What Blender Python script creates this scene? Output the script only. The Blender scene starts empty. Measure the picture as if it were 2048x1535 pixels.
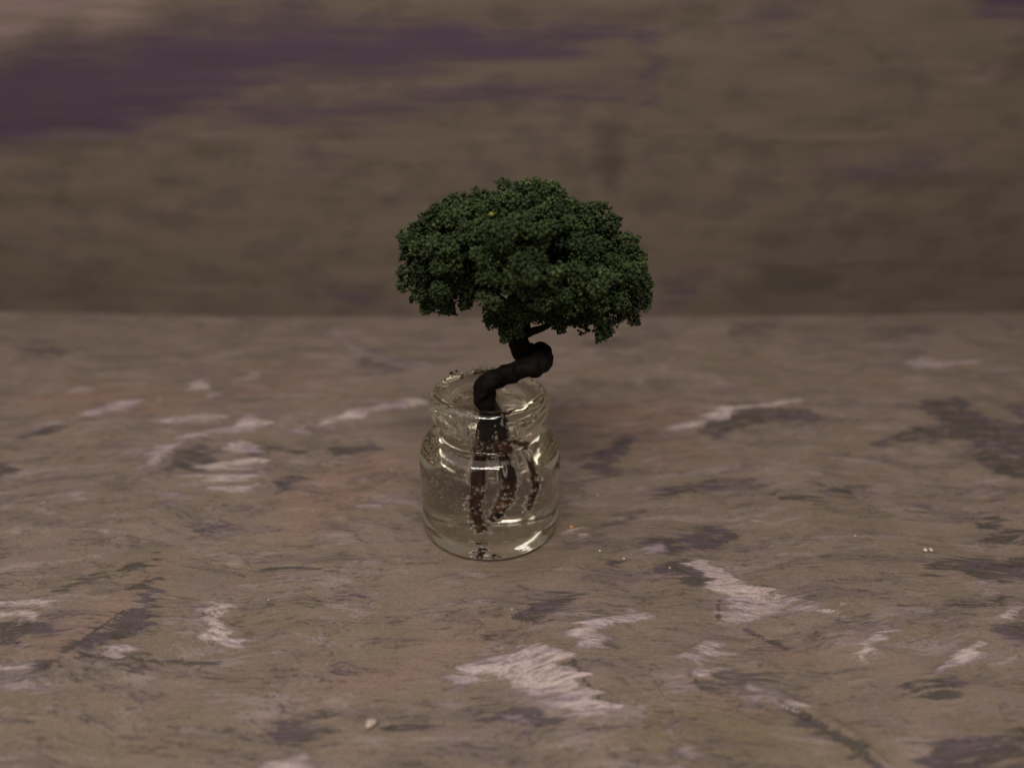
import bpy, bmesh, math, random
import numpy as np
from mathutils import Vector, Matrix, noise as mnoise

# units: 1 Blender unit = 1 cm (the jar is about 2.5 cm tall)
random.seed(11); rng = np.random.default_rng(11)
scene = bpy.context.scene
scene.unit_settings.system = 'METRIC'; scene.unit_settings.scale_length = 0.01
C = scene.collection
R = math.radians

# ------------------------------------------------------------------ camera
FPX, PITCH = 1490.0, R(25.0)
CAM = np.array([0.354, -10.27, 7.31])
cd = bpy.data.cameras.new('camera'); cam = bpy.data.objects.new('camera', cd); C.objects.link(cam)
cam.location = CAM; cam.rotation_euler = (R(90) - PITCH, 0, 0)
cd.sensor_width = 36; cd.lens = 36 * FPX / 2048; cd.clip_start = 0.1; cd.clip_end = 2000
cd.dof.use_dof = True; cd.dof.focus_distance = 10.7; cd.dof.aperture_fstop = 0.12
cd.dof.aperture_blades = 0
scene.camera = cam

# ------------------------------------------------------------------ light
w = bpy.data.worlds.new('World'); scene.world = w; w.use_nodes = True
bg = w.node_tree.nodes['Background']; bg.inputs[0].default_value = (1.0, 0.89, 0.80, 1); bg.inputs[1].default_value = 0.15
def area(name, loc, target, sx, sy, power, col):
    l = bpy.data.lights.new(name, 'AREA'); l.shape = 'RECTANGLE'; l.size = sx; l.size_y = sy
    l.energy = power; l.color = col
    o = bpy.data.objects.new(name, l); C.objects.link(o); o.location = loc
    o.rotation_euler = (Vector(target) - Vector(loc)).to_track_quat('-Z', 'Y').to_euler()
    return o
area('tube_lamp', (-3, -24, 34), (0, 1, 1), 26, 2.9, 8000, (1.0, 0.88, 0.785))
area('tube_lamp', (4, -20, 35.5), (0, 1, 1), 15, 2.0, 3000, (1.0, 0.88, 0.785))
area('soft_fill', (-14, -5, 46), (0, 2, 1), 60, 60, 13500, (1.0, 0.90, 0.82))  # unseen soft panel overhead, added for ambient light and falloff towards the edges
scene.view_settings.view_transform = 'Standard'; scene.view_settings.look = 'None'
scene.view_settings.exposure = -0.06; scene.view_settings.gamma = 1.0
scene.view_settings.use_curve_mapping = False
scene.render.engine = 'CYCLES'
cy = scene.cycles
cy.max_bounces = 22; cy.transmission_bounces = 20; cy.glossy_bounces = 8; cy.diffuse_bounces = 3
cy.transparent_max_bounces = 16; cy.caustics_refractive = True; cy.caustics_reflective = True
cy.sample_clamp_indirect = 3.0; cy.blur_glossy = 0.3

# ------------------------------------------------------------------ helpers
SP, CP = math.sin(PITCH), math.cos(PITCH)
def ray(u, v):
    a, b = (u - 1024) / FPX, (v - 767.5) / FPX
    return np.array([a, CP - b * SP, -SP - b * CP])
def on_table(u, v, z=0.0):
    d = ray(u, v); t = (z - CAM[2]) / d[2]; return CAM + d * t
def at_y(u, v, y):
    d = ray(u, v); t = (y - CAM[1]) / d[1]; return CAM + d * t
def depth_of(p):
    return (p[1] - CAM[1]) * CP - (p[2] - CAM[2]) * SP

def tag(o, label=None, cat=None, group=None, kind=None):
    if label: o['label'] = label
    if cat: o['category'] = cat
    if group: o['group'] = group
    if kind: o['kind'] = kind
    return o
def link(name, me, mats=(), parent=None, smooth=True):
    o = bpy.data.objects.new(name, me); C.objects.link(o)
    for m in mats: me.materials.append(m)
    if smooth:
        me.polygons.foreach_set('use_smooth', [True] * len(me.polygons))
    if parent: o.parent = parent
    me.update(); return o
def empty(name, loc=(0, 0, 0)):
    o = bpy.data.objects.new(name, None); C.objects.link(o); o.location = loc; o.empty_display_size = 0.3
    return o
def np_mesh(name, verts, faces):
    """verts (n,3), faces (m,k) numpy -> mesh"""
    me = bpy.data.meshes.new(name)
    m, k = faces.shape
    me.vertices.add(len(verts)); me.vertices.foreach_set('co', verts.astype(np.float32).ravel())
    me.loops.add(m * k); me.loops.foreach_set('vertex_index', faces.astype(np.int32).ravel())
    me.polygons.add(m); me.polygons.foreach_set('loop_start', np.arange(0, m * k, k, dtype=np.int32))
    me.update(calc_edges=True); me.validate()
    return me

def material(name):
    m = bpy.data.materials.new(name); m.use_nodes = True
    nt = m.node_tree; b = nt.nodes['Principled BSDF']
    return m, nt, b
class NT:
    def __init__(s, nt): s.nt = nt
    def n(s, t, **kw):
        x = s.nt.nodes.new(t)
        for k, v in kw.items(): setattr(x, k, v)
        return x
    def l(s, a, b): s.nt.links.new(a, b)
    def val(s, sock, v):
        if hasattr(v, 'node'): s.l(v, sock)
        else: sock.default_value = v
    def math(s, op, a, b=None, clamp=False):
        x = s.n('ShaderNodeMath', operation=op, use_clamp=clamp); s.val(x.inputs[0], a)
        if b is not None: s.val(x.inputs[1], b)
        return x.outputs[0]
    def step(s, x, lo, hi, a=0.0, b=1.0):
        m = s.n('ShaderNodeMapRange', interpolation_type='SMOOTHSTEP'); s.val(m.inputs['Value'], x)
        m.inputs['From Min'].default_value = lo; m.inputs['From Max'].default_value = hi
        m.inputs['To Min'].default_value = a; m.inputs['To Max'].default_value = b
        return m.outputs['Result']
    def mix(s, f, a, b, blend='MIX'):
        m = s.n('ShaderNodeMix', data_type='RGBA', blend_type=blend); s.val(m.inputs[0], f)
        for i, c in ((6, a), (7, b)):
            if hasattr(c, 'node'): s.l(c, m.inputs[i])
            else: m.inputs[i].default_value = (*c, 1)
        return m.outputs[2]
    def mapping(s, vec, scale=(1, 1, 1), rot=(0, 0, 0), loc=(0, 0, 0)):
        m = s.n('ShaderNodeMapping'); s.l(vec, m.inputs[0])
        m.inputs['Scale'].default_value = scale; m.inputs['Rotation'].default_value = rot; m.inputs['Location'].default_value = loc
        return m.outputs[0]
    def noise(s, vec, scale, detail=4, rough=.55, dist=0.0):
        m = s.n('ShaderNodeTexNoise'); s.l(vec, m.inputs['Vector']); m.inputs['Scale'].default_value = scale
        m.inputs['Detail'].default_value = detail; m.inputs['Roughness'].default_value = rough
        m.inputs['Distortion'].default_value = dist
        return m.outputs[0]
    def vadd(s, a, b):
        m = s.n('ShaderNodeVectorMath', operation='ADD'); s.l(a, m.inputs[0]); s.l(b, m.inputs[1]); return m.outputs[0]
    def vscale(s, a, k):
        m = s.n('ShaderNodeVectorMath', operation='SCALE'); s.l(a, m.inputs[0]); m.inputs['Scale'].default_value = k; return m.outputs[0]

# ------------------------------------------------------------------ painted boards
def sdf(px, py, poly):
    """signed distance (negative inside) of points to polygon"""
    d2 = np.full(px.shape, 1e9); inside = np.zeros(px.shape, bool); n = len(poly)
    for i in range(n):
        ax, ay = poly[i]; bx, by = poly[(i + 1) % n]
        ex, ey = bx - ax, by - ay; L = ex * ex + ey * ey + 1e-12
        t = np.clip(((px - ax) * ex + (py - ay) * ey) / L, 0, 1)
        d2 = np.minimum(d2, (px - ax - t * ex) ** 2 + (py - ay - t * ey) ** 2)
        c = ((ay > py) != (by > py)) & (px < ex * (py - ay) / (ey if abs(ey) > 1e-12 else 1e-12) + ax)
        inside ^= c
    d = np.sqrt(d2); return np.where(inside, -d, d)
def stamp(mask, X, Y, poly, strength, soft):
    poly = np.asarray(poly); lo = poly.min(0) - 2 * soft; hi = poly.max(0) + 2 * soft
    sel = (X > lo[0]) & (X < hi[0]) & (Y > lo[1]) & (Y < hi[1])
    if not sel.any(): return
    d = sdf(X[sel], Y[sel], poly)
    t = np.clip(0.5 - d / (2 * soft), 0, 1); t = t * t * (3 - 2 * t)
    mask[sel] = np.maximum(mask[sel], strength * t)

WHITE = [
 (1, [(950,1345),(1000,1318),(1050,1302),(1090,1297),(1125,1310),(1150,1340),(1180,1385),(1212,1422),(1195,1434),(1150,1425),(1090,1402),(1040,1375),(990,1372),(930,1385),(880,1398),(900,1372)]),
 (.95, [(1140,1280),(1175,1245),(1215,1228),(1287,1222),(1292,1235),(1240,1250),(1210,1270),(1190,1296),(1150,1302)]),
 (.8, [(1370,1130),(1400,1120),(1450,1145),(1490,1170),(1530,1195),(1600,1205),(1690,1220),(1697,1232),(1600,1228),(1540,1240),(1440,1247),(1437,1200),(1400,1165)]),
 (.72, [(1296,1098),(1335,1088),(1347,1105),(1300,1117)]),
 (.8, [(1358,1312),(1400,1285),(1450,1292),(1448,1312),(1400,1328),(1378,1338),(1440,1350),(1400,1365),(1365,1350)]),
 (.85, [(1505,1385),(1600,1405),(1642,1420),(1580,1425),(1530,1410),(1470,1388)]),
 (.7, [(1475,1368),(1552,1378),(1545,1390),(1480,1386)]),
 (.7, [(1480,1318),(1535,1326),(1530,1335),(1485,1330)]),
 (.85, [(1700,1300),(1740,1264),(1786,1270),(1780,1290),(1740,1310),(1715,1329)]),
 (.95, [(1868,1345),(1900,1305),(1960,1285),(1972,1298),(1930,1330),(1885,1367)]),
 (.75, [(1975,1330),(2030,1318),(2035,1330),(1990,1342)]), (.7, [(1955,1345),(1975,1338),(1972,1352)]),
 (.8, [(1995,1228),(2035,1218),(2042,1250),(2005,1250)]), (.6, [(1940,1175),(1990,1160),(1995,1175),(1945,1182)]),
 (.85, [(385,1205),(460,1203),(475,1220),(480,1245),(512,1290),(500,1304),(450,1285),(400,1270),(440,1255),(420,1235),(390,1225)]),
 (1, [(220,1292),(263,1286),(278,1308),(270,1325),(245,1318),(230,1305)]),
 (.85, [(-60,1207),(90,1208),(85,1222),(-60,1225)]), (.85, [(-60,1232),(52,1231),(45,1245),(-60,1246)]), (.85, [(-60,1338),(67,1334),(60,1350),(-60,1352)]),
 (.7, [(-60,1185),(40,1188),(30,1196),(-60,1196)]),
 (.95, [(360,880),(440,856),(500,838),(532,848),(520,868),(440,872),(380,890)]), (.85, [(272,938),(310,900),(360,886),(350,902),(310,925),(290,946)]),
 (.95, [(440,905),(500,880),(528,890),(522,905),(470,915)]), (.95, [(400,935),(460,925),(522,918),(520,935),(460,943),(410,946)]), (.95, [(330,955),(420,952),(510,948),(515,962),(440,968),(360,966)]),
 (.9, [(390,978),(450,974),(505,972),(498,988),(440,990),(400,986)]), (.5, [(300,990),(380,996),(470,1000),(460,1010),(360,1008)]),
 (.85, [(370,770),(420,763),(430,790),(415,805),(395,800)]), (.85, [(150,832),(250,808),(330,798),(250,828),(180,840)]),
 (.8, [(310,841),(420,834),(465,840),(420,851),(330,851)]), (.6, [(60,860),(160,838),(155,850),(70,870)]),
 (.95, [(640,850),(680,826),(740,812),(850,799),(852,811),(760,826),(690,846),(650,858)]), (.85, [(588,864),(615,850),(624,868),(600,874)]),
 (.7, [(465,765),(530,740),(532,754),(480,770)]), (.65, [(120,788),(190,773),(192,787),(130,797)]), (.5,[(190,750),(235,738),(238,748),(200,760)]),
 (.95, [(1318,864),(1400,834),(1500,811),(1592,797),(1592,805),(1500,825),(1420,850),(1350,866)]),
 (.75, [(1805,730),(1840,714),(1862,728),(1970,718),(1972,730),(1880,740),(1820,740)]),
 (.9, [(483,1500),(530,1494),(537,1515),(510,1522)]), (.9, [(545,1530),(600,1514),(640,1530),(650,1560),(530,1560)]), (.75, [(600,1451),(650,1446),(652,1455),(605,1456)]),
 (.55, [(1348,1440),(1365,1460),(1395,1500),(1395,1560),(1360,1560),(1345,1480)]),
 (.7, [(72,1032),(100,1003),(112,1010),(95,1033)]), (.6, [(128,988),(160,964),(182,985),(150,1002)]), (.6,[(180,1050),(250,1052),(255,1062),(200,1064)]),
 (.7, [(885,1216),(985,1206),(988,1212),(890,1222)]), (.75, [(638,1279),(676,1274),(674,1281),(642,1283)]), (.55, [(800,1226),(860,1218),(862,1224),(805,1232)]),
 (.75, [(1145,1082),(1170,1062),(1217,1054),(1212,1064),(1170,1080)]), (.6,[(1320,1030),(1345,1015),(1350,1025),(1330,1040)]),
 (.5, [(670,650),(720,698),(800,718),(862,735),(850,747),(760,737),(690,702),(660,670)]), (.5, [(1268,745),(1310,755),(1318,785),(1280,790)]), (.4,[(1340,745),(1390,740),(1390,752),(1345,758)]),
 (.6, [(720,885),(790,878),(800,886),(730,892)]), (.5, [(660,1018),(760,1004),(800,1012),(790,1018),(700,1026)]), (.55,[(190,1038),(330,1010),(360,1012),(300,1032)]),
 (.45, [(1540,1080),(1590,1078),(1640,1090),(1620,1105),(1560,1098)]), (.5,[(1680,1095),(1730,1093),(1730,1099),(1682,1101)]),
 (.5,[(1430,1060),(1500,1042),(1510,1052),(1450,1070)]), (.5,[(2000,915),(2040,912),(2042,924),(2005,926)]), (.5,[(1090,1240),(1125,1232),(1122,1240),(1094,1246)]),
 (.45,[(850,1390),(880,1362),(905,1366),(880,1384)]),(.6,[(1000,1435),(1060,1432),(1060,1440),(1004,1441)]),
]
DARK = [
 (.58, [(1835,805),(1900,793),(1990,838),(2080,860),(2090,985),(1980,945),(1900,872),(1850,832)]), (.55, [(1985,812),(2080,795),(2080,855)]),
 (.55, [(1735,885),(1840,852),(1990,850),(1980,872),(1850,892),(1760,898)]),
 (.6, [(1390,845),(1480,814),(1600,818),(1640,850),(1560,848),(1480,862),(1410,885)]),
 (.7, [(1155,965),(1190,908),(1260,868),(1292,875),(1240,922),(1200,965)]),
 (.5, [(1300,985),(1430,958),(1452,980),(1330,1002)]), (.65, [(1540,985),(1650,1000),(1640,1018),(1560,1002)]), (.65, [(1655,975),(1728,972),(1724,997),(1670,992)]), (.5, [(1790,1008),(1870,1018),(1860,1030),(1800,1020)]),
 (.45, [(1420,960),(1500,950),(1520,972),(1440,978)]),
 (.6, [(1300,1080),(1450,1058),(1490,1090),(1410,1112),(1300,1110)]), (.7, [(1285,1130),(1380,1125),(1445,1172),(1400,1185),(1330,1165)]), (.5,[(1185,1125),(1215,1120),(1230,1140),(1195,1150)]),
 (.6, [(1150,1070),(1240,1040),(1280,1030),(1230,1062)]),
 (.6, [(1850,1128),(2080,1108),(2080,1172),(1950,1168),(1850,1150)]), (.85, [(1925,1216),(2000,1204),(1992,1220)]), (.55,[(1960,1030),(2048,1060),(2080,1100),(1990,1090)]),
 (.55, [(1980,1260),(2080,1240),(2080,1300),(2030,1310)]),
 (.75, [(130,1310),(180,1270),(240,1225),(340,1150),(346,1185),(290,1215),(302,1255),(240,1282),(190,1302)]),
 (.6, [(100,1192),(200,1150),(330,1108),(305,1142),(200,1170),(140,1192)]),
 (.7, [(-60,1262),(90,1235),(102,1250),(40,1290),(-60,1302)]), (.95, [(60,1332),(98,1328),(98,1345),(70,1347)]), (.6,[(-60,1360),(40,1355),(60,1372),(-60,1390)]),
 (.65, [(198,1338),(268,1330),(286,1352),(240,1366),(210,1362)]), (.6, [(150,1312),(400,1314),(440,1330),(300,1328)]),
 (.8, [(530,888),(600,900),(606,916),(560,906)]), (.7, [(545,970),(598,955),(612,970),(560,988)]), (.6, [(645,905),(760,884),(752,905),(660,922)]),(.6,[(490,900),(530,895),(528,915),(500,918)]),
 (.55, [(650,1020),(760,1000),(800,1012),(700,1030)]), (.5, [(330,905),(400,885),(440,905),(430,940),(380,955),(330,940)]),
 (.65, [(40,872),(150,848),(130,870),(50,884)]), (.55, [(50,925),(120,908),(110,925),(60,935)]), (.65, [(-60,945),(26,928),(20,950),(-60,965)]),
 (.55, [(525,1440),(640,1418),(662,1490),(560,1502),(520,1480)]),
 (.7, [(1030,1222),(1130,1194),(1172,1205),(1100,1237),(1040,1242)]), (.5, [(930,1282),(1030,1268),(1000,1292),(940,1292)]),
 (.5, [(950,1400),(1060,1405),(1140,1440),(1050,1470),(960,1450)]), (.4,[(1195,1290),(1215,1280),(1225,1310),(1210,1335)]),
 (.5, [(1380,1352),(1520,1330),(1545,1368),(1450,1382),(1390,1382)]), (.55, [(1560,1235),(1600,1240),(1590,1262),(1560,1258)]),
 (.55, [(1780,1372),(1930,1358),(1922,1400),(1830,1422)]), (.55, [(1880,1490),(2080,1440),(2080,1560),(1890,1560)]),
 (.45, [(560,1210),(660,1180),(760,1170),(700,1205),(600,1222)]), (.45,[(640,1350),(700,1330),(720,1345),(660,1370)]), (.45,[(780,1250),(880,1220),(900,1232),(800,1262)]),
 (.5, [(350,1060),(470,1040),(480,1062),(380,1075)]), (.4,[(20,690),(130,680),(130,720),(50,730)]), (.4,[(1450,650),(1560,648),(1550,680),(1470,676)]),
 (.4,[(1720,660),(1860,650),(1870,675),(1740,680)]),(.45,[(700,735),(740,690),(790,720),(860,742),(780,748)]),(.45,[(1160,690),(1250,672),(1280,700),(1190,705)]),
 (.7,[(800,1458),(835,1450),(858,1456),(820,1463),(775,1462),(758,1456)]),
 (.5,[(1415,1440),(1350,1470),(1360,1535),(1340,1535),(1335,1470)]),
 (.8,[(1500,1412),(1560,1402),(1622,1440),(1692,1478),(1750,1530),(1735,1536),(1680,1492),(1610,1452),(1556,1418)]),
]
RUST = [(.8,[(20,800),(250,760),(420,800),(380,830),(120,850)]), (.8,[(560,1000),(660,930),(800,900),(820,960),(700,1040),(580,1090)]), (.8,[(1100,820),(1400,800),(1420,860),(1200,880)]),(.7,[(600,1360),(800,1330),(900,1280),(900,1340),(760,1400)]),
 (1.0, [(60,1310),(180,1230),(300,1140),(350,1120),(330,1150),(200,1250),(110,1320)]), (.6, [(560,1370),(770,1340),(800,1380),(620,1420)]),
 (.6, [(1270,880),(1400,870),(1420,920),(1290,940)]), (.6, [(860,1270),(940,1230),(1060,1250),(1090,1300),(940,1320)]), (.6, [(1370,1370),(1440,1400),(1500,1430),(1420,1420)]),
 (.5, [(1530,1290),(1680,1270),(1700,1330),(1560,1345)]), (.6, [(540,1010),(640,960),(720,1010),(620,1080)]), (.5, [(420,730),(640,740),(700,790),(480,800)]),
]
OLIVE = [(.9, [(1240,1400),(1400,1390),(1520,1420),(1640,1470),(1740,1560),(1230,1560)]), (.6, [(500,1220),(760,1250),(700,1320),(520,1310)]),
 (.6, [(880,980),(1100,990),(1200,1060),(1100,1150),(880,1140)]), (.5,[(1560,1010),(1760,1020),(1800,1090),(1600,1080)]), (.5,[(0,1400),(400,1390),(420,1560),(0,1560)])]
# raised paint edges: polyline, width cm, height cm
RIDGE = [
 ([(1500,1408),(1560,1398),(1622,1434),(1692,1472),(1760,1535)], .09, .05), ([(1437,1250),(1437,1205),(1395,1168),(1350,1145)], .05, .025),
 ([(150,1305),(250,1225),(330,1150)], .06, .025), ([(1370,1310),(1365,1345),(1400,1372),(1470,1388)], .06, .025),
 ([(1490,1262),(1520,1275),(1560,1290)], .03, .02), ([(740,1455),(775,1464),(858,1458)], .03, .02), ([(600,960),(590,980),(540,1010),(450,1040)], .06, .02),
 ([(1215,1420),(1175,1375),(1140,1325)], .05, .02),
]
GROOVE = [([(1560,1412),(1600,1430),(1640,1456),(1690,1486),(1750,1535),(1800,1580)], .042, .07), ([(522,1142),(580,1136),(640,1138)], .025, .02),
 ([(1490,1264),(1520,1278),(1570,1298)], .03, .03), ([(760,1460),(800,1463),(855,1457)], .03, .025), ([(1437,1208),(1436,1246)], .03, .03), ([(1380,1352),(1400,1376),(1440,1388)], .03, .03),
 ([(1140,1318),(1165,1360),(1200,1405)], .03, .02), ([(160,1312),(260,1322),(440,1330)], .025, .02), ([(130,1304),(190,1265),(250,1222)], .03, .025)]
WYALL = 9.8
def bow(x): return WYALL + 0.50 * np.minimum((np.asarray(x) / 14.5) ** 2, 2.0)

# ---- table: one sheet with real relief
xs = np.concatenate([np.arange(-26, -11, .22), np.arange(-11, 11.5, .05), np.arange(11.5, 26.01, .22)])
ys = np.concatenate([np.arange(-14, -5.2, .2), np.arange(-5.2, 3, .032), np.linspace(3, 11.6, 150)])
X, Y = np.meshgrid(xs, ys); nx, ny = len(xs), len(ys)
Xf, Yf = X.ravel(), Y.ravel()
white, dark, rust, olive = (np.zeros(Xf.shape) for _ in range(4))
def smooth_noise(X, Y, sx, sy, seed):
    r = np.random.default_rng(seed); g = r.random((256, 256))
    a, b = X / sx + 500, Y / sy + 500
    i, j = np.floor(a).astype(int), np.floor(b).astype(int); u, v = a - i, b - j
    u = u * u * (3 - 2 * u); v = v * v * (3 - 2 * v); i %= 255; j %= 255
    return (g[j, i] * (1 - u) + g[j, i + 1] * u) * (1 - v) + (g[j + 1, i] * (1 - u) + g[j + 1, i + 1] * u) * v
# the brush drags paint sideways: ragged ends along its direction
Yc = Yf + .25 * smooth_noise(Xf, Yf, 2.5, 2.5, 30)
Xr = Xf + .42 * (smooth_noise(Xf, Yc, 1.1, .07, 31) - .5) + .40 * (smooth_noise(Xf, Yc, 1.6, .22, 32) - .5)
Yr = Yf + .22 * (smooth_noise(Xf, Yf, .5, .3, 33) - .5)
def rnd_strokes(mask, n, s0, s1, avoid):
    for _ in range(n):
        cx_, cy_ = random.uniform(-25, 25), random.uniform(-13, 10)
        if avoid(cx_, cy_): continue
        L, W_, a = random.uniform(.3, 1.4), random.uniform(.06, .3), random.gauss(0, .25)
        pts = []
        for k in range(10):
            t = 2 * math.pi * k / 10; r = random.uniform(.6, 1.15)
            x, y = L * r * math.cos(t), W_ * r * math.sin(t)
            pts.append((cx_ + x * math.cos(a) - y * math.sin(a), cy_ + x * math.sin(a) + y * math.cos(a)))
        stamp(mask, Xr, Yr, pts, random.uniform(s0, s1), .2)
def in_view(x, y):   # the part of the table already painted by hand
    d = (y - CAM[1]) * CP + CAM[2] * SP
    return d > 0 and abs(x - CAM[0]) < .70 * d and y > -4.8
rnd_strokes(white, 130, .5, .95, in_view); rnd_strokes(dark, 150, .4, .8, in_view)
for s, p in WHITE:
    if s > .65: stamp(white, Xr, Yr, [on_table(*q)[:2] for q in p], .36, .55)      # thin drag marks round each stroke
for s, p in WHITE: stamp(white, Xr, Yr, [on_table(*q)[:2] for q in p], s, .10)
for s, p in DARK: stamp(dark, Xr, Yr, [on_table(*q)[:2] for q in p], s, .16)
for s, p in RUST: stamp(rust, Xf, Yf, [on_table(*q)[:2] for q in p], s, .35)
for s, p in OLIVE: stamp(olive, Xf, Yf, [on_table(*q)[:2] for q in p], s, .5)
Z = .05 * smooth_noise(Xf, Yf, 2.2, 1.3, 1) + .028 * smooth_noise(Xf, Yf, .8, .35, 2) + .010 * smooth_noise(Xf, Yf, .3, .1, 3)
Z += .032 * white * (.5 + smooth_noise(Xf, Yf, .5, .08, 4)) + .008 * dark
for pl, wd, h in RIDGE:
    P = [on_table(*q)[:2] for q in pl]; d = np.full(Xf.shape, 1e9)
    for a, b in zip(P[:-1], P[1:]):
        e = b - a; t = np.clip(((Xf - a[0]) * e[0] + (Yf - a[1]) * e[1]) / (e @ e), 0, 1)
        d = np.minimum(d, np.hypot(Xf - a[0] - t * e[0], Yf - a[1] - t * e[1]))
    Z += h * np.exp(-(d / wd) ** 2)
for pl, wd, h in GROOVE:   # cracks and scraped edges
    P = [on_table(*q)[:2] for q in pl]; d = np.full(Xf.shape, 1e9)
    for a, b in zip(P[:-1], P[1:]):
        e = b - a; t = np.clip(((Xf - a[0]) * e[0] + (Yf - a[1]) * e[1]) / (e @ e), 0, 1)
        d = np.minimum(d, np.hypot(Xf - a[0] - t * e[0], Yf - a[1] - t * e[1]))
    m_ = np.clip(1.3 - d / wd, 0, 1); Z -= h * m_; dark = np.maximum(dark, m_ * .9)
rr = np.hypot(Xf, Yf); flat = np.clip((rr - 1.15) / .5, 0, 1); Z = Z * flat - .002    # flat where the jar stands
Z -= Z.max() * 0; idx = np.arange(nx * ny).reshape(ny, nx)
F = np.stack([idx[:-1, :-1], idx[:-1, 1:], idx[1:, 1:], idx[1:, :-1]], -1).reshape(-1, 4)
tm = np_mesh('table', np.stack([Xf, Yf, Z], -1), F)
ca = tm.attributes.new('paint', 'FLOAT_COLOR', 'POINT')
ca.data.foreach_set('color', np.stack([white, dark, rust, olive], -1).astype(np.float32).ravel())

def paint_material(name, wall=False):
    m, nt, b = material(name); k = NT(nt)
    geo = k.n('ShaderNodeNewGeometry'); pos = geo.outputs['Position']
    if wall: pos = k.mapping(pos, rot=(R(-90), 0, 0))
    at = k.n('ShaderNodeAttribute', attribute_name='paint')
    sep = k.n('ShaderNodeSeparateColor'); k.l(at.outputs['Color'], sep.inputs[0])
    wm, dm, rm, om = sep.outputs[0], sep.outputs[1], sep.outputs[2], at.outputs['Alpha']
    # gently wandering brush direction
    wn = k.n('ShaderNodeTexNoise'); k.l(pos, wn.inputs['Vector']); wn.inputs['Scale'].default_value = .32; wn.inputs['Detail'].default_value = 2
    warp = k.vadd(pos, k.vscale(wn.outputs['Color'], 1.6))
    brush = k.noise(k.mapping(warp, (1.1, 9, 9)), 1.0, 5, .6)
    fine = k.noise(k.mapping(warp, (2.0, 27, 27), rot=(0, 0, R(4))), 1.0, 5, .68)
    blot = k.noise(pos, .9, 5, .6, .4)
    blot2 = k.noise(k.mapping(pos, (1, 1.6, 1), loc=(7, 3, 1)), 1.6, 5, .6, .3)
    grain = k.noise(pos, 26, 5, .7)
    b1 = k.step(brush, .34, .66, -.5, .5); b2 = k.step(fine, .37, .63, -.5, .5)
    bristle = k.math('ADD', k.math('MULTIPLY', b1, .55), k.math('MULTIPLY', b2, .45))
    drag = k.noise(k.mapping(warp, (.55, 3.2, 3.2), loc=(2, 2, 5)), 1.0, 6, .62)
    # ground coats
    base = k.mix(k.step(blot, .44, .56), (.205, .160, .132), (.180, .144, .110))
    base = k.mix(k.math('MULTIPLY', k.step(k.math('ADD', blot2, k.math('MULTIPLY', bristle, .08)), .48, .60), .7), base, (.190, .142, .130))
    base = k.mix(k.math('MULTIPLY', rm, k.step(brush, .3, .7, .3, .95)), base, (.235, .145, .114))
    base = k.mix(k.math('MULTIPLY', om, .7), base, (.165, .128, .080))
    # thin purple grey scumble and pale haze of worn paint
    sc = k.step(k.math('ADD', drag, k.math('MULTIPLY', bristle, .16)), .50, .61)
    base = k.mix(k.math('MULTIPLY', sc, .46), base, (.100, .082, .084))
    drag2 = k.noise(k.mapping(warp, (.6, 2.6, 2.6), rot=(0, 0, R(14)), loc=(9, 4, 2)), 1.0, 6, .62)
    pl = k.step(k.math('ADD', drag2, k.math('MULTIPLY', bristle, .22)), .55, .68)
    base = k.mix(k.math('MULTIPLY', pl, .42), base, (.32, .262, .268))
    # scattered dark flecks drawn out by the brush
    fl = k.noise(k.mapping(warp, (3.4, 17, 17), loc=(3, 9, 0)), 1.0, 6, .7)
    flm = k.math('MULTIPLY', k.step(fl, .56, .63), k.step(drag, .40, .56))
    base = k.mix(k.math('MULTIPLY', flm, .34), base, (.055, .046, .048))
    tick = k.noise(k.mapping(warp, (3.2, 34, 34), loc=(8, 1, 4)), 1.0, 5, .66)
    tkm = k.math('MULTIPLY', k.step(tick, .625, .68), k.step(blot2, .44, .58))
    base = k.mix(k.math('MULTIPLY', tkm, .8), base, (.035, .028, .026))
    # dark strokes
    dk = k.math('ADD', dm, k.math('MULTIPLY', bristle, .75))
    dcol = k.mix(k.step(blot2, .42, .60), (.056, .049, .043), (.080, .060, .078))
    dfac = k.math('MULTIPLY', k.step(dk, .20, .58), .88)
    dfac = k.math('MULTIPLY', dfac, k.step(dm, .02, .25))
    col = k.mix(dfac, base, dcol)
    # white / lilac dry brush
    wk = k.math('ADD', k.math('MULTIPLY', wm, k.step(drag2, .36, .60, .76, 1.12)), k.math('MULTIPLY', bristle, 1.1))
    wcol = k.mix(k.step(blot2, .42, .60), (.56, .46, .445), (.43, .35, .385))
    wcol = k.mix(k.math('MULTIPLY', k.step(k.math('ADD', k.math('MULTIPLY', fine, .5), k.math('MULTIPLY', brush, .5)), .45, .60), .8), wcol, (.17, .135, .145))
    wfac = k.math('MULTIPLY', k.math('MULTIPLY', k.step(wk, .26, .82), k.step(wm, .02, .3)), .95)
    col = k.mix(wfac, col, wcol)
    # tiny white scratches
    tn = k.noise(k.mapping(warp, (3.0, 26, 26), loc=(1, 5, 0)), 1.0, 5, .65)
    col = k.mix(k.math('MULTIPLY', k.math('MULTIPLY', k.step(tn, .60, .68), k.step(drag2, .48, .6)), .6), col, (.36, .30, .31))
    hsv = k.n('ShaderNodeHueSaturation'); k.l(col, hsv.inputs['Color']); k.l(k.step(grain, .3, .7, .84, 1.16), hsv.inputs['Value'])
    k.l(hsv.outputs[0], b.inputs['Base Color'])
    b.inputs['Roughness'].default_value = .62; b.inputs['Specular IOR Level'].default_value = .3
    bp = k.n('ShaderNodeBump'); bp.inputs['Strength'].default_value = .7; bp.inputs['Distance'].default_value = .03
    h = k.math('ADD', k.math('MULTIPLY', fine, .7), k.math('MULTIPLY', brush, .8)); h = k.math('ADD', h, k.math('MULTIPLY', grain, .35))
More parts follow.
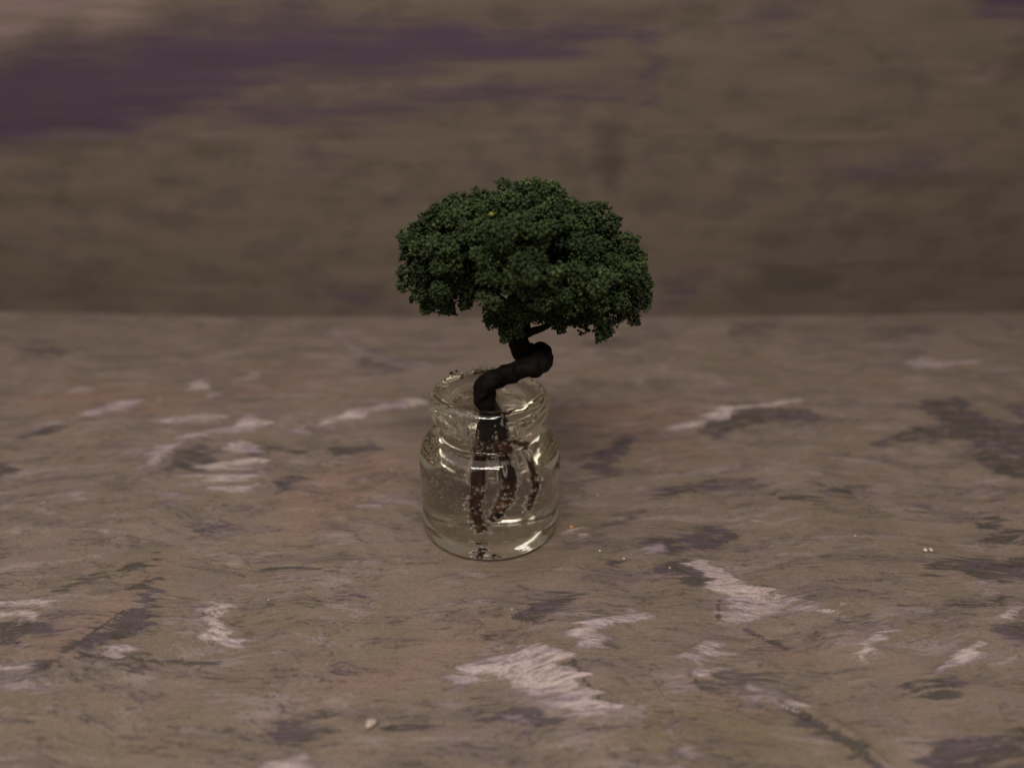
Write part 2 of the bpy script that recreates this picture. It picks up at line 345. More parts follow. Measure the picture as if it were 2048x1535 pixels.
    h = k.math('ADD', h, k.math('MULTIPLY', wfac, .5)); h = k.math('SUBTRACT', h, k.math('MULTIPLY', flm, .5))
    k.l(h, bp.inputs['Height']); k.l(bp.outputs[0], b.inputs['Normal'])
    return m
table = link('table_top', tm, [paint_material('painted_board')])
tag(table, 'weathered taupe tabletop with dry brushed white and purple paint strokes', 'table', kind='structure')

# ---- upright painted board behind
WPURPLE = [
 (.52, [(-80,120),(250,60),(450,40),(700,50),(1000,42),(1262,55),(1285,80),(1100,112),(900,120),(700,137),(550,172),(480,220),(350,255),(150,287),(-80,310)]),
 (.8, [(330,120),(700,72),(1000,58),(1150,62),(1010,104),(740,118),(360,150)]), (.9, [(-80,245),(250,222),(260,262),(-80,292)]), (.8,[(-80,150),(300,110),(600,85),(560,120),(300,160),(-80,200)]),
 (.42, [(430,262),(500,215),(800,178),(1200,168),(1310,188),(1000,218),(700,244)]), (.9, [(1930,-40),(2120,-40),(2120,30),(1990,16)]),
 (.45, [(1275,45),(1312,45),(1312,215),(1285,215)]), (.4,[(1490,40),(1560,20),(1600,30),(1540,60)]), (.35,[(1640,330),(1800,320),(1960,340),(1800,370)]),(.3,[(1330,540),(1380,540),(1380,620),(1330,620)]),
 (.4,[(690,575),(770,585),(770,612),(700,610)]), (.4,[(590,590),(640,590),(640,610),(590,610)]), (.35,[(600,300),(650,300),(650,335),(600,335)]),
]
WDARK = [(.8, [(1182,246),(1246,250),(1248,330),(1226,390),(1203,372),(1188,300)]), (.24, [(1260,385),(1500,375),(2120,390),(2120,660),(1300,660),(1440,560),(1500,450)]),
 (.55, [(1480,530),(1560,518),(1700,550),(1700,602),(1550,592)]), (.22, [(-80,490),(650,505),(760,660),(-80,660)]), (.4, [(1390,300),(1440,290),(1430,345),(1395,340)]),
 (.35, [(1640,150),(1780,130),(1800,160),(1680,175)]), (.35, [(1900,360),(2080,350),(2080,390),(1920,385)]), (.3, [(300,360),(420,350),(440,380),(320,390)]), (.35,[(1690,440),(1760,430),(1750,520),(1700,515)]), (.3,[(880,350),(1000,340),(980,372),(890,370)]), (.35,[(1280,385),(1420,398),(1410,414),(1290,408)])]
WWHITE = [(.5, [(-80,-40),(460,-40),(300,38),(100,72),(-80,82)]), (.32, [(600,172),(700,160),(850,165),(700,182)]), (.4,[(1830,140),(1960,145),(1960,158),(1850,155)])]
xw = np.concatenate([np.arange(-26, -16, .4), np.arange(-16, 17, .1), np.arange(17, 26.1, .4)]); zw = np.concatenate([np.arange(-.6, 9.4, .08), np.arange(9.4, 20, .4)])
XW, ZW = np.meshgrid(xw, zw); xf, zf = XW.ravel(), ZW.ravel()
wp, wd_, ww = (np.zeros(xf.shape) for _ in range(3))
def on_wall(u, v): p = at_y(u, v, WYALL + .1); return (p[0], p[2])
xr = xf + 1.1 * (smooth_noise(xf, zf, 3.5, .28, 51) - .5) + .5 * (smooth_noise(xf, zf, 2.5, .8, 52) - .5); zr = zf + .5 * (smooth_noise(xf, zf, 1.6, .9, 53) - .5)
for s, p in WPURPLE: stamp(wp, xr, zr, [on_wall(*q) for q in p], s, .75)
for s, p in WDARK: stamp(wd_, xr, zr, [on_wall(*q) for q in p], s, 1.3 if s < .3 else .55) if s != .8 else stamp(wd_, xf, zf, [on_wall(*q) for q in p], .5, .5)
for s, p in WWHITE: stamp(ww, xr, zr, [on_wall(*q) for q in p], s, .75)
yw = bow(xf) - .04 * smooth_noise(xf, zf, 1.5, .5, 8)
nW, nH = len(xw), len(zw); iw = np.arange(nW * nH).reshape(nH, nW)
FW = np.stack([iw[:-1, :-1], iw[:-1, 1:], iw[1:, 1:], iw[1:, :-1]], -1).reshape(-1, 4)
wm_ = np_mesh('backdrop', np.stack([xf, yw, zf], -1), FW)
ca = wm_.attributes.new('paint', 'FLOAT_COLOR', 'POINT')
ca.data.foreach_set('color', np.stack([ww, wd_, wp, np.zeros_like(wp)], -1).astype(np.float32).ravel())
def wall_material():
    m, nt, b = material('painted_backdrop'); k = NT(nt)
    pos = k.n('ShaderNodeNewGeometry').outputs['Position']
    at = k.n('ShaderNodeAttribute', attribute_name='paint'); sep = k.n('ShaderNodeSeparateColor'); k.l(at.outputs['Color'], sep.inputs[0])
    blot = k.noise(k.mapping(pos, (.5, 1, 1)), .8, 5, .6, .3); brush = k.noise(k.mapping(pos, (.45, 1, 5)), 1.0, 5, .62)
    blot2 = k.noise(k.mapping(pos, (.7, 1, 1.4), loc=(4, 4, 9)), 1.1, 5, .6)
    br = k.math('SUBTRACT', brush, .5)
    col = k.mix(k.step(blot, .35, .65), (.156, .124, .099), (.138, .111, .084))
    col = k.mix(k.math('MULTIPLY', k.step(brush, .45, .7), .5), col, (.165, .128, .108))
    col = k.mix(k.math('MULTIPLY', k.step(blot2, .48, .64), .55), col, (.096, .077, .066))
    df = k.step(k.math('ADD', sep.outputs[1], k.math('MULTIPLY', br, .5)), .02, .55)
    col = k.mix(k.math('MULTIPLY', k.math('MULTIPLY', df, k.step(sep.outputs[1], .0, .15)), .85), col, (.078, .066, .056))
    pf = k.step(k.math('ADD', sep.outputs[2], k.math('MULTIPLY', br, .9)), .0, .55)
    pcol = k.mix(k.step(sep.outputs[2], .6, .95), (.080, .052, .088), (.044, .034, .070))
    col = k.mix(k.math('MULTIPLY', k.math('MULTIPLY', pf, k.step(sep.outputs[2], .0, .15)), .92), col, pcol)
    wf = k.step(k.math('ADD', sep.outputs[0], k.math('MULTIPLY', br, 1.0)), .1, .7)
    col = k.mix(k.math('MULTIPLY', k.math('MULTIPLY', wf, k.step(sep.outputs[0], .0, .15)), .8), col, (.30, .22, .215))
    k.l(col, b.inputs['Base Color']); b.inputs['Roughness'].default_value = .7; b.inputs['Specular IOR Level'].default_value = .25
    bp = k.n('ShaderNodeBump'); bp.inputs['Strength'].default_value = .4; bp.inputs['Distance'].default_value = .05
    k.l(brush, bp.inputs['Height']); k.l(bp.outputs[0], b.inputs['Normal'])
    return m
backdrop = link('backdrop_wall', wm_, [wall_material()])
tag(backdrop, 'upright painted backdrop board with purple brush band behind the table', 'backdrop', kind='structure')

# ------------------------------------------------------------------ glass jar and resin
def catmull(P, sub=6):
    P = [np.array(p, float) for p in P]; out = []
    for i in range(len(P) - 1):
        p0 = P[max(i - 1, 0)]; p1 = P[i]; p2 = P[i + 1]; p3 = P[min(i + 2, len(P) - 1)]
        for s in range(sub):
            t = s / sub
            out.append(.5 * ((2 * p1) + (-p0 + p2) * t + (2 * p0 - 5 * p1 + 4 * p2 - p3) * t * t + (-p0 + 3 * p1 - 3 * p2 + p3) * t ** 3))
    out.append(P[-1]); return out
def lathe(name, prof, seg=160, wob=None):
    bm = bmesh.new(); rings = []
    for r, z in prof:
        if r < 1e-4: rings.append([bm.verts.new((0, 0, z))]); continue
        ring = []
        for s in range(seg):
            a = 2 * math.pi * s / seg
            dr, dz = wob(a, r, z) if wob else (0, 0)
            ring.append(bm.verts.new(((r + dr) * math.cos(a), (r + dr) * math.sin(a), z + dz)))
        rings.append(ring)
    for A, B in zip(rings[:-1], rings[1:]):
        for s in range(seg):
            t = (s + 1) % seg
            if len(A) == 1: bm.faces.new((A[0], B[t], B[s]))
            elif len(B) == 1: bm.faces.new((A[s], A[t], B[0]))
            else: bm.faces.new((A[s], A[t], B[t], B[s]))
    me = bpy.data.meshes.new(name); bm.to_mesh(me); bm.free(); return me
LEVEL, RIN = 2.25, .605
outer = [(0, .055), (.5, .05), (.78, .03), (.9, .004), (.97, .0), (1.035, .02), (1.085, .07), (1.108, .14), (1.115, .24), (1.118, .6), (1.118, 1.0), (1.115, 1.25), (1.10, 1.40), (1.06, 1.53), (.99, 1.63), (.90, 1.70), (.82, 1.735)]
neck = [(.82, 1.735), (.782, 1.755), (.768, 1.80), (.764, 1.87), (.768, 1.935)]
rim = [(.768, 1.935), (.79, 1.975), (.85, 2.005), (.905, 2.06), (.928, 2.15), (.925, 2.25), (.90, 2.34), (.845, 2.405), (.775, 2.425), (.705, 2.405), (.652, 2.365), (.622, 2.32), (.609, 2.285), (RIN, LEVEL)]
prof = catmull(outer, 5)[:-1] + catmull(neck, 5)[:-1] + catmull(rim, 6)
def wob(a, r, z):
    k = max(0, min(1, (z - 1.95) / .2)) * max(0, min(1, (z - LEVEL) / .06))
    k2 = max(0, min(1, (z - .2) / .3)) * max(0, min(1, (LEVEL - z) / .2)) * (1 if r > .62 else 0)
    d = .004 * math.sin(5 * a + 1) + .002 * math.sin(11 * a + 9 * z) + .003 * math.sin(23 * a - 14 * z)
    return d * k + .003 * math.sin(3 * a + 2 * z) * k2, .006 * math.sin(3 * a + .5) * k + .003 * math.sin(17 * a) * k
def glass(name, ior, col, rough=0.0, bump=0.0, bscale=6):
    m = bpy.data.materials.new(name); m.use_nodes = True; nt = m.node_tree; nt.nodes.clear(); k = NT(nt)
    g = k.n('ShaderNodeBsdfGlass'); g.inputs['Color'].default_value = (*col, 1); g.inputs['IOR'].default_value = ior; g.inputs['Roughness'].default_value = rough
    o = k.n('ShaderNodeOutputMaterial'); k.l(g.outputs[0], o.inputs[0])
    if bump:
        geo = k.n('ShaderNodeNewGeometry'); nz = k.noise(geo.outputs['Position'], bscale, 2, .5)
        b = k.n('ShaderNodeBump'); b.inputs['Strength'].default_value = bump; b.inputs['Distance'].default_value = .02
        k.l(nz, b.inputs['Height']); k.l(b.outputs[0], g.inputs['Normal'])
    return m
N_GLASS, N_RESIN = 1.50, 1.56
m_glass = glass('clear_glass', N_GLASS, (.992, .985, .955), 0, .02, 4)
m_face = glass('resin_against_glass', N_RESIN / N_GLASS, (.996, .99, .965), 0, .2, 9)
m_top = glass('resin_surface', N_RESIN, (.995, .99, .975), 0, .5, 9)
m_air = glass('air_in_resin', 1 / N_RESIN, (1, 1, 1))
jar = link('glass_jar', lathe('glass_jar', prof, 192, wob), [m_glass])
tag(jar, 'small clear glass jar with rolled rim holding the miniature tree', 'jar')

cav = [(0, .205), (.5, .21), (.8, .235), (.92, .29), (.975, .38), (.985, .5), (.985, 1.0), (.985, 1.22), (.965, 1.36), (.92, 1.46), (.84, 1.55), (.74, 1.62), (.66, 1.68), (.618, 1.76), (.606, 1.86), (RIN, 2.0), (RIN, LEVEL)]
cprof = catmull(cav, 5)
tprof = catmull([(RIN, LEVEL), (.585, LEVEL - .03), (.55, LEVEL - .045), (.4, LEVEL - .055), (.2, LEVEL - .05), (0, LEVEL - .05)], 4)
rme = lathe('clear_resin', cprof[:-1] + tprof, 192)
resin = link('clear_resin', rme, [m_face, m_top])
zc = np.array([p.center.z for p in rme.polygons]); rc = np.array([math.hypot(p.center.x, p.center.y) for p in rme.polygons])
rme.polygons.foreach_set('material_index', ((zc > LEVEL - .06) & (rc < RIN - .0005)).astype(np.int32))
tag(resin, 'clear bubbly resin filling the glass jar around the roots', 'resin')

# ------------------------------------------------------------------ miniature tree
def tube(name, pts, radii, seg=14, sub=6, bumpy=.0, seed=0, knots=0.0):
    P = catmull(pts, sub); rad = [float(x[0]) for x in catmull([(r, 0) for r in radii], sub)]
    bm = bmesh.new(); rings = []; prev = None; rg = random.Random(seed); ph = [rg.uniform(0, 6) for _ in range(6)]
    for i, p in enumerate(P):
        d = Vector(P[min(i + 1, len(P) - 1)] - P[max(i - 1, 0)]).normalized()
        if prev is None: n = d.orthogonal().normalized()
        else: n = (prev - d * prev.dot(d)).normalized()
        prev = n; b = d.cross(n); ring = []
        for s in range(seg):
            a = 2 * math.pi * s / seg
            r = rad[i] * (1 + bumpy * (math.sin(2 * a + ph[0] + i * .35) + .7 * math.sin(3 * a + ph[1] - i * .5) + .6 * math.sin(a * 5 + ph[2] + i * .9)))
            ring.append(bm.verts.new(Vector(p) + (n * math.cos(a) + b * math.sin(a)) * r))
        rings.append(ring)
    for A, B in zip(rings[:-1], rings[1:]):
        for s in range(seg): bm.faces.new((A[s], A[(s + 1) % seg], B[(s + 1) % seg], B[s]))
    bm.faces.new(rings[0][::-1]); bm.faces.new(rings[-1])
    if knots:
        bm.normal_update()
        off = [v.normal * (knots * (mnoise.noise(v.co * 5 + Vector((seed, 2, 7))) + .6 * mnoise.noise(v.co * 11 + Vector((4, seed, 1))))) for v in bm.verts]
        for v, o_ in zip(bm.verts, off): v.co += o_
    me = bpy.data.meshes.new(name); bm.to_mesh(me); bm.free(); return me, P, rad
def bark(name, c0, c1, rough=.5):
    m, nt, b = material(name); k = NT(nt); pos = k.n('ShaderNodeNewGeometry').outputs['Position']
    n1 = k.noise(pos, 7, 5, .6); n2 = k.noise(k.mapping(pos, (14, 14, 5)), 1.5, 5, .65)
    k.l(k.mix(k.step(k.math('ADD', k.math('MULTIPLY', n1, .6), k.math('MULTIPLY', n2, .4)), .4, .65), c0, c1), b.inputs['Base Color'])
    b.inputs['Roughness'].default_value = rough; b.inputs['Specular IOR Level'].default_value = .12
    bp = k.n('ShaderNodeBump'); bp.inputs['Strength'].default_value = .6; bp.inputs['Distance'].default_value = .03
    k.l(n2, bp.inputs['Height']); k.l(bp.outputs[0], b.inputs['Normal']); return m
m_bark = bark('dark_bark', (.003, .0024, .0018), (.010, .007, .0045), .65)
m_root = bark('brown_root', (.014, .007, .004), (.11, .042, .016), .45)
tree = empty('miniature_tree', (0, 0, 0))
tag(tree, 'miniature dark green tree with twisted black trunk growing from the jar', 'tree')
def P3(u, v, y): return at_y(u, v, y)
trunk_pts = [(0.03, .0, 1.62), (0.02, -.02, 1.82), (.0, -.04, 2.0), P3(970, 790, -.05), P3(974, 768, -.08), P3(1004, 752, -.16), P3(1044, 736, -.24), P3(1074, 726, -.16),
             P3(1080, 714, .06), P3(1060, 708, .20), P3(1043, 702, .04), P3(1039, 686, -.04), P3(1042, 668, -.0), P3(1044, 645, .0), P3(1040, 600, .0)]
trunk_r = [.10, .15, .16,   .165, .165, .138, .15, .185, .205, .17, .155, .15, .125, .12, .09]
tme, TP, TR = tube('trunk', trunk_pts, trunk_r, 32, 12, .03, 3, .045)
link('trunk', tme, [m_bark], tree)
BR = [([(1042, 672, -.02), (1060, 664, -.06), (1082, 657, -.1), (1102, 645, -.1), (1130, 620, -.1), (1170, 590, 0)], [.07, .06, .052, .05, .04, .03]),
      ([(1042, 640, 0), (1000, 600, .1), (940, 560, .1), (880, 530, .1)], [.09, .07, .05, .03]),
      ([(1042, 620, 0), (1050, 560, .1), (1060, 480, .2)], [.08, .06, .03]),
      ([(1042, 640, 0), (1060, 600, .4), (1100, 540, .8)], [.07, .05, .03]),
      ([(1042, 640, 0), (1030, 600, -.4), (1020, 560, -.7)], [.07, .05, .03])]
for i, (p, r) in enumerate(BR):
    link('branch', tube('branch', [P3(*q) for q in p], r, 12, 5, .05, 20 + i)[0], [m_bark], tree)
# roots inside the resin (the filled jar magnifies them)
ROOTS = [([(-.03, -.06, 1.86), (-.10, -.10, 1.40), (-.115, -.12, 1.0), (-.15, -.12, .7), (-.13, -.16, .46), (-.09, -.22, .235)], [.11, .085, .07, .066, .064, .05]),
         ([(.06, -.06, 1.86), (.185, -.10, 1.40), (.20, -.12, 1.05), (.16, -.14, .80), (.08, -.2, .58), (.02, -.24, .44)], [.11, .09, .078, .072, .064, .042]),
         ([(.10, .06, 1.78), (.34, .05, 1.50), (.43, .04, 1.28), (.45, .02, 1.0), (.42, .0, .75), (.37, -.02, .50)], [.05, .045, .042, .040, .036, .025]),
         ([(.04, .05, 1.6), (.05, .1, 1.35), (.06, .12, 1.12)], [.13, .11, .05])]
root_paths = []
for i, (p, r) in enumerate(ROOTS):
    me, pp, rr_ = tube('root', [np.array(q) for q in p], r, 12, 6, .08, 40 + i); link('root', me, [m_root], tree); root_paths.append((pp, rr_))

# foliage: clumps of coarse turf crumbs
LOBES = [(1215,618,34,.2),(1180,606,40,.2),(1100,600,40,.2),(1005,640,22,-.15),(850,560,40,.2),(905,402,22,0),(955,394,22,.05),(1150,416,24,.05),(1205,425,22,.05),(1218,446,24,.05),(1262,478,20,0),(818,472,22,0),(1284,548,18,0),(1284,592,18,0),(855,606,22,-.1),(900,610,22,-.15),(935,602,20,-.2),(990,640,24,-.45),(1025,650,26,-.5),(1042,634,28,-.5),(1008,668,17,-.45),(1034,664,16,-.48),(1064,626,28,-.42),(1090,628,22,-.35),(1110,634,22,-.3),(1132,640,22,-.3),(1168,646,20,-.3),(985,612,24,-.5),
 (1010,388,34,.1),(1058,384,30,.0),(1100,396,33,.0),(938,404,30,.1),(975,414,36,.2),(905,415,24,0),(880,442,40,0),(838,482,38,0),(822,528,33,0),(835,578,38,-.1),(880,592,38,-.2),(920,590,32,-.2),
 (1165,432,30,.1),(1192,440,32,.1),(1203,472,40,.1),(1248,490,30,0),(1252,532,40,.1),(1268,560,35,0),(1268,602,35,0),(1258,632,24,0),(1212,648,26,-.3),(1204,674,14,-.3),(1206,662,20,-.3),(1150,630,32,-.2),(1122,655,15,-.2),(1180,642,22,-.25),
 (1000,622,33,-.4),(1004,650,28,-.4),(1020,668,18,-.35),(1045,615,36,-.4),(1090,612,34,-.3),
 (890,505,44,-.65),(945,468,40,-.55),(1008,462,42,-.85),(1075,452,44,-.7),(1130,470,38,-.55),(1165,515,46,-.75),(950,530,42,-.85),(1010,510,40,-.7),(1048,530,46,-1.05),(1112,535,44,-.85),(1190,575,44,-.75),(890,560,40,-.6),(995,578,42,-.85),(1075,585,42,-.8),(1222,600,40,-.4),(1140,590,42,-.65),(920,440,34,-.4),(985,430,34,-.5),(1050,420,34,-.45),(1110,425,34,-.35),
 (860,520,45,-.3),(1230,545,45,-.3),(1040,410,45,-.2),(940,440,45,-.2),(1140,450,45,-.2),
 (900,480,60,.7),(980,450,60,.9),(1060,440,60,.9),(1140,470,60,.8),(1200,520,50,.7),(880,530,50,.6),(1000,500,60,1.3),(1090,500,60,1.3),(960,550,50,.9),(1150,560,55,.9),(1050,560,55,1.1),(1040,500,70,0),(960,520,60,0),(1130,520,60,0)]
sub_c, sub_r = [], []
for u, v, r, y in LOBES:
    c = P3(u, v, y); rc_ = r * depth_of(c) / FPX; n = max(7, int(24 * (r / 50) ** 1.2))
    for i in range(n):
        d = rng.normal(size=3); d /= np.linalg.norm(d); s = rc_ * rng.uniform(.28, .46)
        sub_c.append(c + d * (rc_ - s * rng.uniform(.55, 1.0))); sub_r.append(s)
sub_c, sub_r = np.array(sub_c), np.array(sub_r)
from mathutils import noise as mnoise
hole = np.array([mnoise.noise(Vector(c) * 2.6 + Vector((3, 5, 1))) for c in sub_c])       # gaps between the clumps
core = np.array([(c[1] > -.42 or c[2] < 3.55) for c in sub_c]); keep = (hole > -.06) | core
sub_c, sub_r = sub_c[keep], sub_r[keep]
per = np.maximum(10, (sub_r / .12) ** 2 * 72).astype(int); own = np.repeat(np.arange(len(sub_r)), per); M = len(own)
d = rng.normal(size=(M, 3)); d /= np.linalg.norm(d, axis=1)[:, None]
cen = sub_c[own] + d * (sub_r[own] * rng.uniform(.70, 1.12, M))[:, None]
size = rng.uniform(.017, .036, M) * np.where(rng.random(M) < .08, 1.35, 1)
OCT = np.array([(1,0,0),(-1,0,0),(0,1,0),(0,-1,0),(0,0,1),(0,0,-1)], float)
OF = np.array([(0,2,4),(2,1,4),(1,3,4),(3,0,4),(2,0,5),(1,2,5),(3,1,5),(0,3,5)])
A = rng.normal(size=(M, 3, 3)); Q, _ = np.linalg.qr(A)
V = (OCT[None] * rng.uniform(.4, 1.5, (M, 6, 1)) * np.array([1.1, .95, .6])) @ Q
V = cen[:, None, :] + V * size[:, None, None]
Fc = (np.arange(M)[:, None, None] * 6 + OF[None]).reshape(-1, 3)
cme = np_mesh('crown', V.reshape(-1, 3), Fc)
tone = np.repeat(np.clip(.5 + .14 * rng.normal(size=M) + .20 * rng.normal(size=len(sub_r))[own], 0, 1), 6)
ta = cme.attributes.new('tone', 'FLOAT', 'POINT'); ta.data.foreach_set('value', tone.astype(np.float32))
def leaf_mat():
    m, nt, b = material('green_turf'); k = NT(nt)
    at = k.n('ShaderNodeAttribute', attribute_name='tone'); r = k.n('ShaderNodeValToRGB'); k.l(at.outputs['Fac'], r.inputs[0])
    e = r.color_ramp.elements; e[0].position = .0; e[0].color = (.012, .024, .010, 1); e[1].position = 1; e[1].color = (.095, .12, .045, 1)
    x = e.new(.35); x.color = (.024, .040, .013, 1); x = e.new(.65); x.color = (.043, .063, .020, 1)
    x = e.new(.86); x.color = (.036, .068, .023, 1)
    k.l(r.outputs[0], b.inputs['Base Color']); b.inputs['Roughness'].default_value = .75; b.inputs['Specular IOR Level'].default_value = .25
    return m
m_leaf = leaf_mat()
crown = link('crown', cme, [m_leaf], tree, smooth=False)

def flat_mat(name, col, rough=.6):
    m, nt, b = material(name); k = NT(nt); pos = k.n('ShaderNodeNewGeometry').outputs['Position']
    n = k.noise(pos, 40, 3, .6); k.l(k.mix(k.step(n, .3, .7), tuple(c * .75 for c in col), tuple(min(1, c * 1.2) for c in col)), b.inputs['Base Color'])
    b.inputs['Roughness'].default_value = rough; return m
def crumb(name, p, size, mat, seed, flatten=.7, parent=None):
    rg = random.Random(seed); bm = bmesh.new(); bmesh.ops.create_icosphere(bm, subdivisions=2, radius=1)
    q = Vector((rg.uniform(-3, 3), rg.uniform(-3, 3), rg.uniform(-3, 3)))
    from mathutils import noise as mn
    for v in bm.verts:
        f = 1 + .55 * mn.noise(v.co * 1.3 + q); v.co = Vector((v.co.x * f * 1.15, v.co.y * f * .9, v.co.z * f * flatten)) * size
    me = bpy.data.meshes.new(name); bm.to_mesh(me); bm.free()
    o = link(name, me, [mat], parent, smooth=True); o.location = p; o.rotation_euler.z = rg.uniform(0, 6); return o
# yellow fleck caught in the crown
fy = P3(983, 428, -1.35)
crumb('fleck', fy, .03, flat_mat('yellow_green', (.30, .33, .02)), 5, .5, tree)['label'] = 'bright yellow green fleck in the crown'

# ------------------------------------------------------------------ bubbles in the resin
ico = bmesh.new(); bmesh.ops.create_icosphere(ico, subdivisions=2, radius=1)
IV = np.array([v.co[:] for v in ico.verts]); IF = np.array([[v.index for v in f.verts] for f in ico.faces]); ico.free()
def bubble_mesh(name, cs, rs, stretch=None):
    cs, rs = np.array(cs), np.array(rs); n = len(cs)
    S = np.ones((n, 1, 3)) if stretch is None else np.array(stretch)[:, None, :]
    V = cs[:, None, :] + IV[None] * rs[:, None, None] * S
    F = (np.arange(n)[:, None, None] * len(IV) + IF[None]).reshape(-1, 3)
    return np_mesh(name, V.reshape(-1, 3), F)
def grow(cands):   # keep bubbles that do not overlap
    C_, R_ = [], []
    for c, r in cands:
        c = np.array(c)
        if C_:
            D = np.linalg.norm(np.array(C_) - c, axis=1)
            if (D < np.array(R_) + r + .002).any(): continue
        C_.append(c); R_.append(r)
    return C_, R_
cands = []
for (pp, rr_), n in zip(root_paths, (250, 250, 150, 20)):
    for _ in range(n):
        i = random.randrange(2, len(pp)); d = rng.normal(size=3); d[2] *= .3; d /= np.linalg.norm(d); r = random.choice((.014, .018, .022, .026, .032))
        cands.append((pp[i] + d * (rr_[i] * 1.12 + r * 1.0), r))
c_, r_ = grow(cands); bo = link('root_bubbles', bubble_mesh('root_bubbles', c_, r_), [m_air], resin); bo['kind'] = 'stuff'
cands = []
for _ in range(420):   # froth pressed against the neck
    a = R(random.gauss(-118, 30)) if random.random() < .75 else R(random.uniform(0, 360)); r = random.uniform(.008, .019); z = random.uniform(1.74, 2.19)
    if -1.92 < a < -1.22 and random.random() < .8: continue
    R0 = (.60 if random.random() < .6 else random.uniform(.5, .6)) - r - .006; cands.append(((R0 * math.cos(a), R0 * math.sin(a), z), r))
c_, r_ = grow(cands); bo = link('neck_bubbles', bubble_mesh('neck_bubbles', c_, r_), [m_air], resin); bo['kind'] = 'stuff'
cands = []
for _ in range(900):   # fine froth, front left of the neck
    a = R(random.gauss(-128, 17)); r = random.uniform(.005, .011); z = random.uniform(1.76, 2.2); R0 = random.uniform(.53, .595) - r
    if -1.85 < a: continue
    cands.append(((R0 * math.cos(a), R0 * math.sin(a), z), r))
c_, r_ = grow(cands); bo = link('froth', bubble_mesh('froth', c_, r_), [m_air], resin); bo['kind'] = 'stuff'
cands = []
for _ in range(230):   # fine streaks in the body
    a = R(random.uniform(150, 250)); rad = random.uniform(.45, .93); cands.append(((rad * math.cos(a), rad * math.sin(a), random.uniform(.55, 1.2)), random.uniform(.006, .012)))
for _ in range(50):
    a = R(random.uniform(250, 390)); rad = random.uniform(.3, .9); cands.append(((rad * math.cos(a), rad * math.sin(a), random.uniform(.4, 1.3)), random.uniform(.005, .010)))
for _ in range(30):
    a = R(random.uniform(180, 360)); rad = random.uniform(.3, .8); cands.append(((rad * math.cos(a), rad * math.sin(a), .26 + random.uniform(0, .06)), random.uniform(.008, .014)))
c_, r_ = grow(cands); st = [(random.uniform(1, 1.8), 1, .8) for _ in c_]
bo = link('streak_bubbles', bubble_mesh('streak_bubbles', c_, r_, st), [m_air], resin); bo['kind'] = 'stuff'
# crinkled pockets of air between resin and neck glass
from mathutils import noise as mnoise
def air_pocket(a0, a1, z0, z1, seed):
    na, nz = 46, 22; V, Fs = [], []
    for side in (0, 1):
        for j in range(nz):
            for i in range(na):
                u, v = i / (na - 1), j / (nz - 1); a = R(a0 + (a1 - a0) * u); z = z0 + (z1 - z0) * v
                e = min(1, 6 * min(u, 1 - u)) * min(1, 5 * min(v, 1 - v))
                q = Vector((a * 5 + seed, z * 9, side * 7.3))
                r = .592 - (.018 * e * (1 + 1.3 * mnoise.noise(q * 2.2)) + .003 if side else -.003 * e * mnoise.noise(q * 3))
                V.append((r * math.cos(a), r * math.sin(a), z + .015 * mnoise.noise(q * 1.7)))
    o = na * nz
    for j in range(nz - 1):
        for i in range(na - 1):
            p = j * na + i; Fs.append((p, p + 1, p + na + 1, p + na)); Fs.append((o + p, o + p + na, o + p + na + 1, o + p + 1))
    bd = [i for i in range(na)] + [j * na + na - 1 for j in range(1, nz)] + [(nz - 1) * na + i for i in range(na - 2, -1, -1)] + [j * na for j in range(nz - 2, 0, -1)]
    for p, q in zip(bd, bd[1:] + bd[:1]): Fs.append((p, o + p, o + q, q))
    return link('air_pocket', np_mesh('air_pocket', np.array(V), np.array(Fs)), [m_air], resin)
for i, ar in enumerate(((-172, -128, 1.80, 2.05), (-140, -104, 1.76, 1.98), (-126, -101, 1.99, 2.10), (-66, -38, 1.88, 2.06), (-46, -20, 1.8, 1.95))):
    air_pocket(*ar, 13.7 * i)
# thin line where the resin has pulled away from the glass
seam = []
for t in np.linspace(0, 1, 9):
    a = R(-78 + 66 * t); seam.append(np.array((.962 * math.cos(a), .962 * math.sin(a), 1.02 - .30 * t + .10 * max(0, t - .7) * 6 * (t - .7))))
link('seam', tube('seam', seam, [.004] + [.008] * 7 + [.003], 8, 4)[0], [m_air], resin)

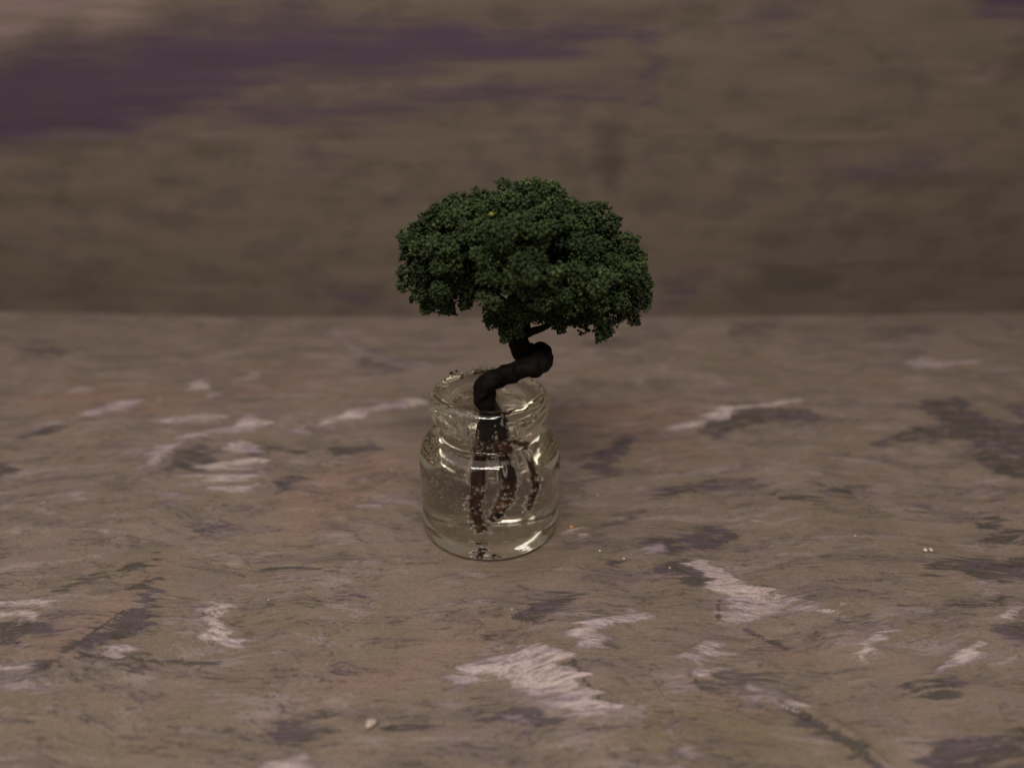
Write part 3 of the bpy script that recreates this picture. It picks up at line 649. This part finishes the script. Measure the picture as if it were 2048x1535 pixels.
# ------------------------------------------------------------------ bits on the rim and the table
m_drip = glass('set_resin', N_RESIN, (.99, .98, .96))
for i, (a, ln) in enumerate(((92, .10), (100, .14), (84, .08), (110, .07))):
    pts = [np.array((.80 * math.cos(R(a + s * ln * 40)), .80 * math.sin(R(a + s * ln * 40)), 2.427 + .01 * (1 - s * s))) for s in (-1, -.5, 0, .5, 1)]
    o = link('resin_smear', tube('resin_smear', pts, [.006, .018, .022, .017, .006], 10, 4, .2, i)[0], [m_drip])
    tag(o, ('second from the right', 'second from the left', 'rightmost', 'leftmost')[i] + ' of four glossy resin smears on the far jar rim', 'resin', 'resin smears on the far rim')
for i, (u, v, s) in enumerate(((903, 746, .035), (913, 742, .028), (909, 750, .024))):
    p = on_table(u, v, 2.40)
    tag(crumb('turf_crumb', p, s, m_leaf, 60 + i), ('largest and leftmost', 'rightmost', 'smallest and lowest')[i] + ' of three dark green turf crumbs on the left jar rim', 'crumb', 'turf crumbs on the jar rim')
for name, u, v, s, col, lab, cat in (
    ('paint_crumb', 1143, 1055, .035, (.55, .27, .10), 'tiny orange crumb on the table just right of the jar base', 'crumb'),
    ('sand_grain', 1247, 1122, .036, (.34, .29, .23), 'pale stony grain on the table to the right below the jar', 'grain'),
    ('sand_grain', 1199, 1105, .018, (.6, .52, .45), 'small white grain on the table between the jar and the stony grain', 'grain'),
    ('paint_flake', 1848, 1106, .034, (.62, .54, .48), 'left one of two white paint flakes side by side near the right edge', 'flake'),
    ('paint_flake', 1859, 1105, .028, (.62, .54, .48), 'right one of two white paint flakes side by side near the right edge', 'flake'),
    ('paint_drop', 742, 1454, .06, (.42, .34, .29), 'raised pale paint drop with a thin tail in the front left', 'drop'),
    ('sand_grain', 1709, 1076, .016, (.6, .52, .48), 'lone tiny white speck on the table left of the paired flakes', 'grain'),
    ('sand_grain', 1453, 1089, .02, (.05, .045, .04), 'tiny dark grain on the greenish smear right of the jar', 'grain'),
    ('sand_grain', 1339, 1140, .024, (.30, .26, .22), 'small grey grain at the edge of the lilac brush stroke', 'grain'),
    ('sand_grain', 1572, 1068, .022, (.16, .14, .09), 'small olive grain on the table in the right half', 'grain'),
    ('sand_grain', 783, 940, .022, (.42, .36, .32), 'small pale grain left of the jar beside the dark stroke', 'grain'),
    ('sand_grain', 1024, 1222, .016, (.5, .44, .38), 'tiny pale grain on the table straight in front of the jar', 'grain'),
    ('sand_grain', 537, 1200, .014, (.5, .44, .38), 'tiny pale grain on bare taupe paint left of the jar front', 'grain'),
    ('sand_grain', 1195, 992, .016, (.5, .44, .38), 'tiny pale grain in the shade right of the jar middle', 'grain')):
    p = on_table(u, v, .02)
    ix = np.argmin((Xf - p[0]) ** 2 + (Yf - p[1]) ** 2); p[2] = Z[ix] + s * .45
    tag(crumb(name, p, s, flat_mat(name, col), int(u)), lab, cat)
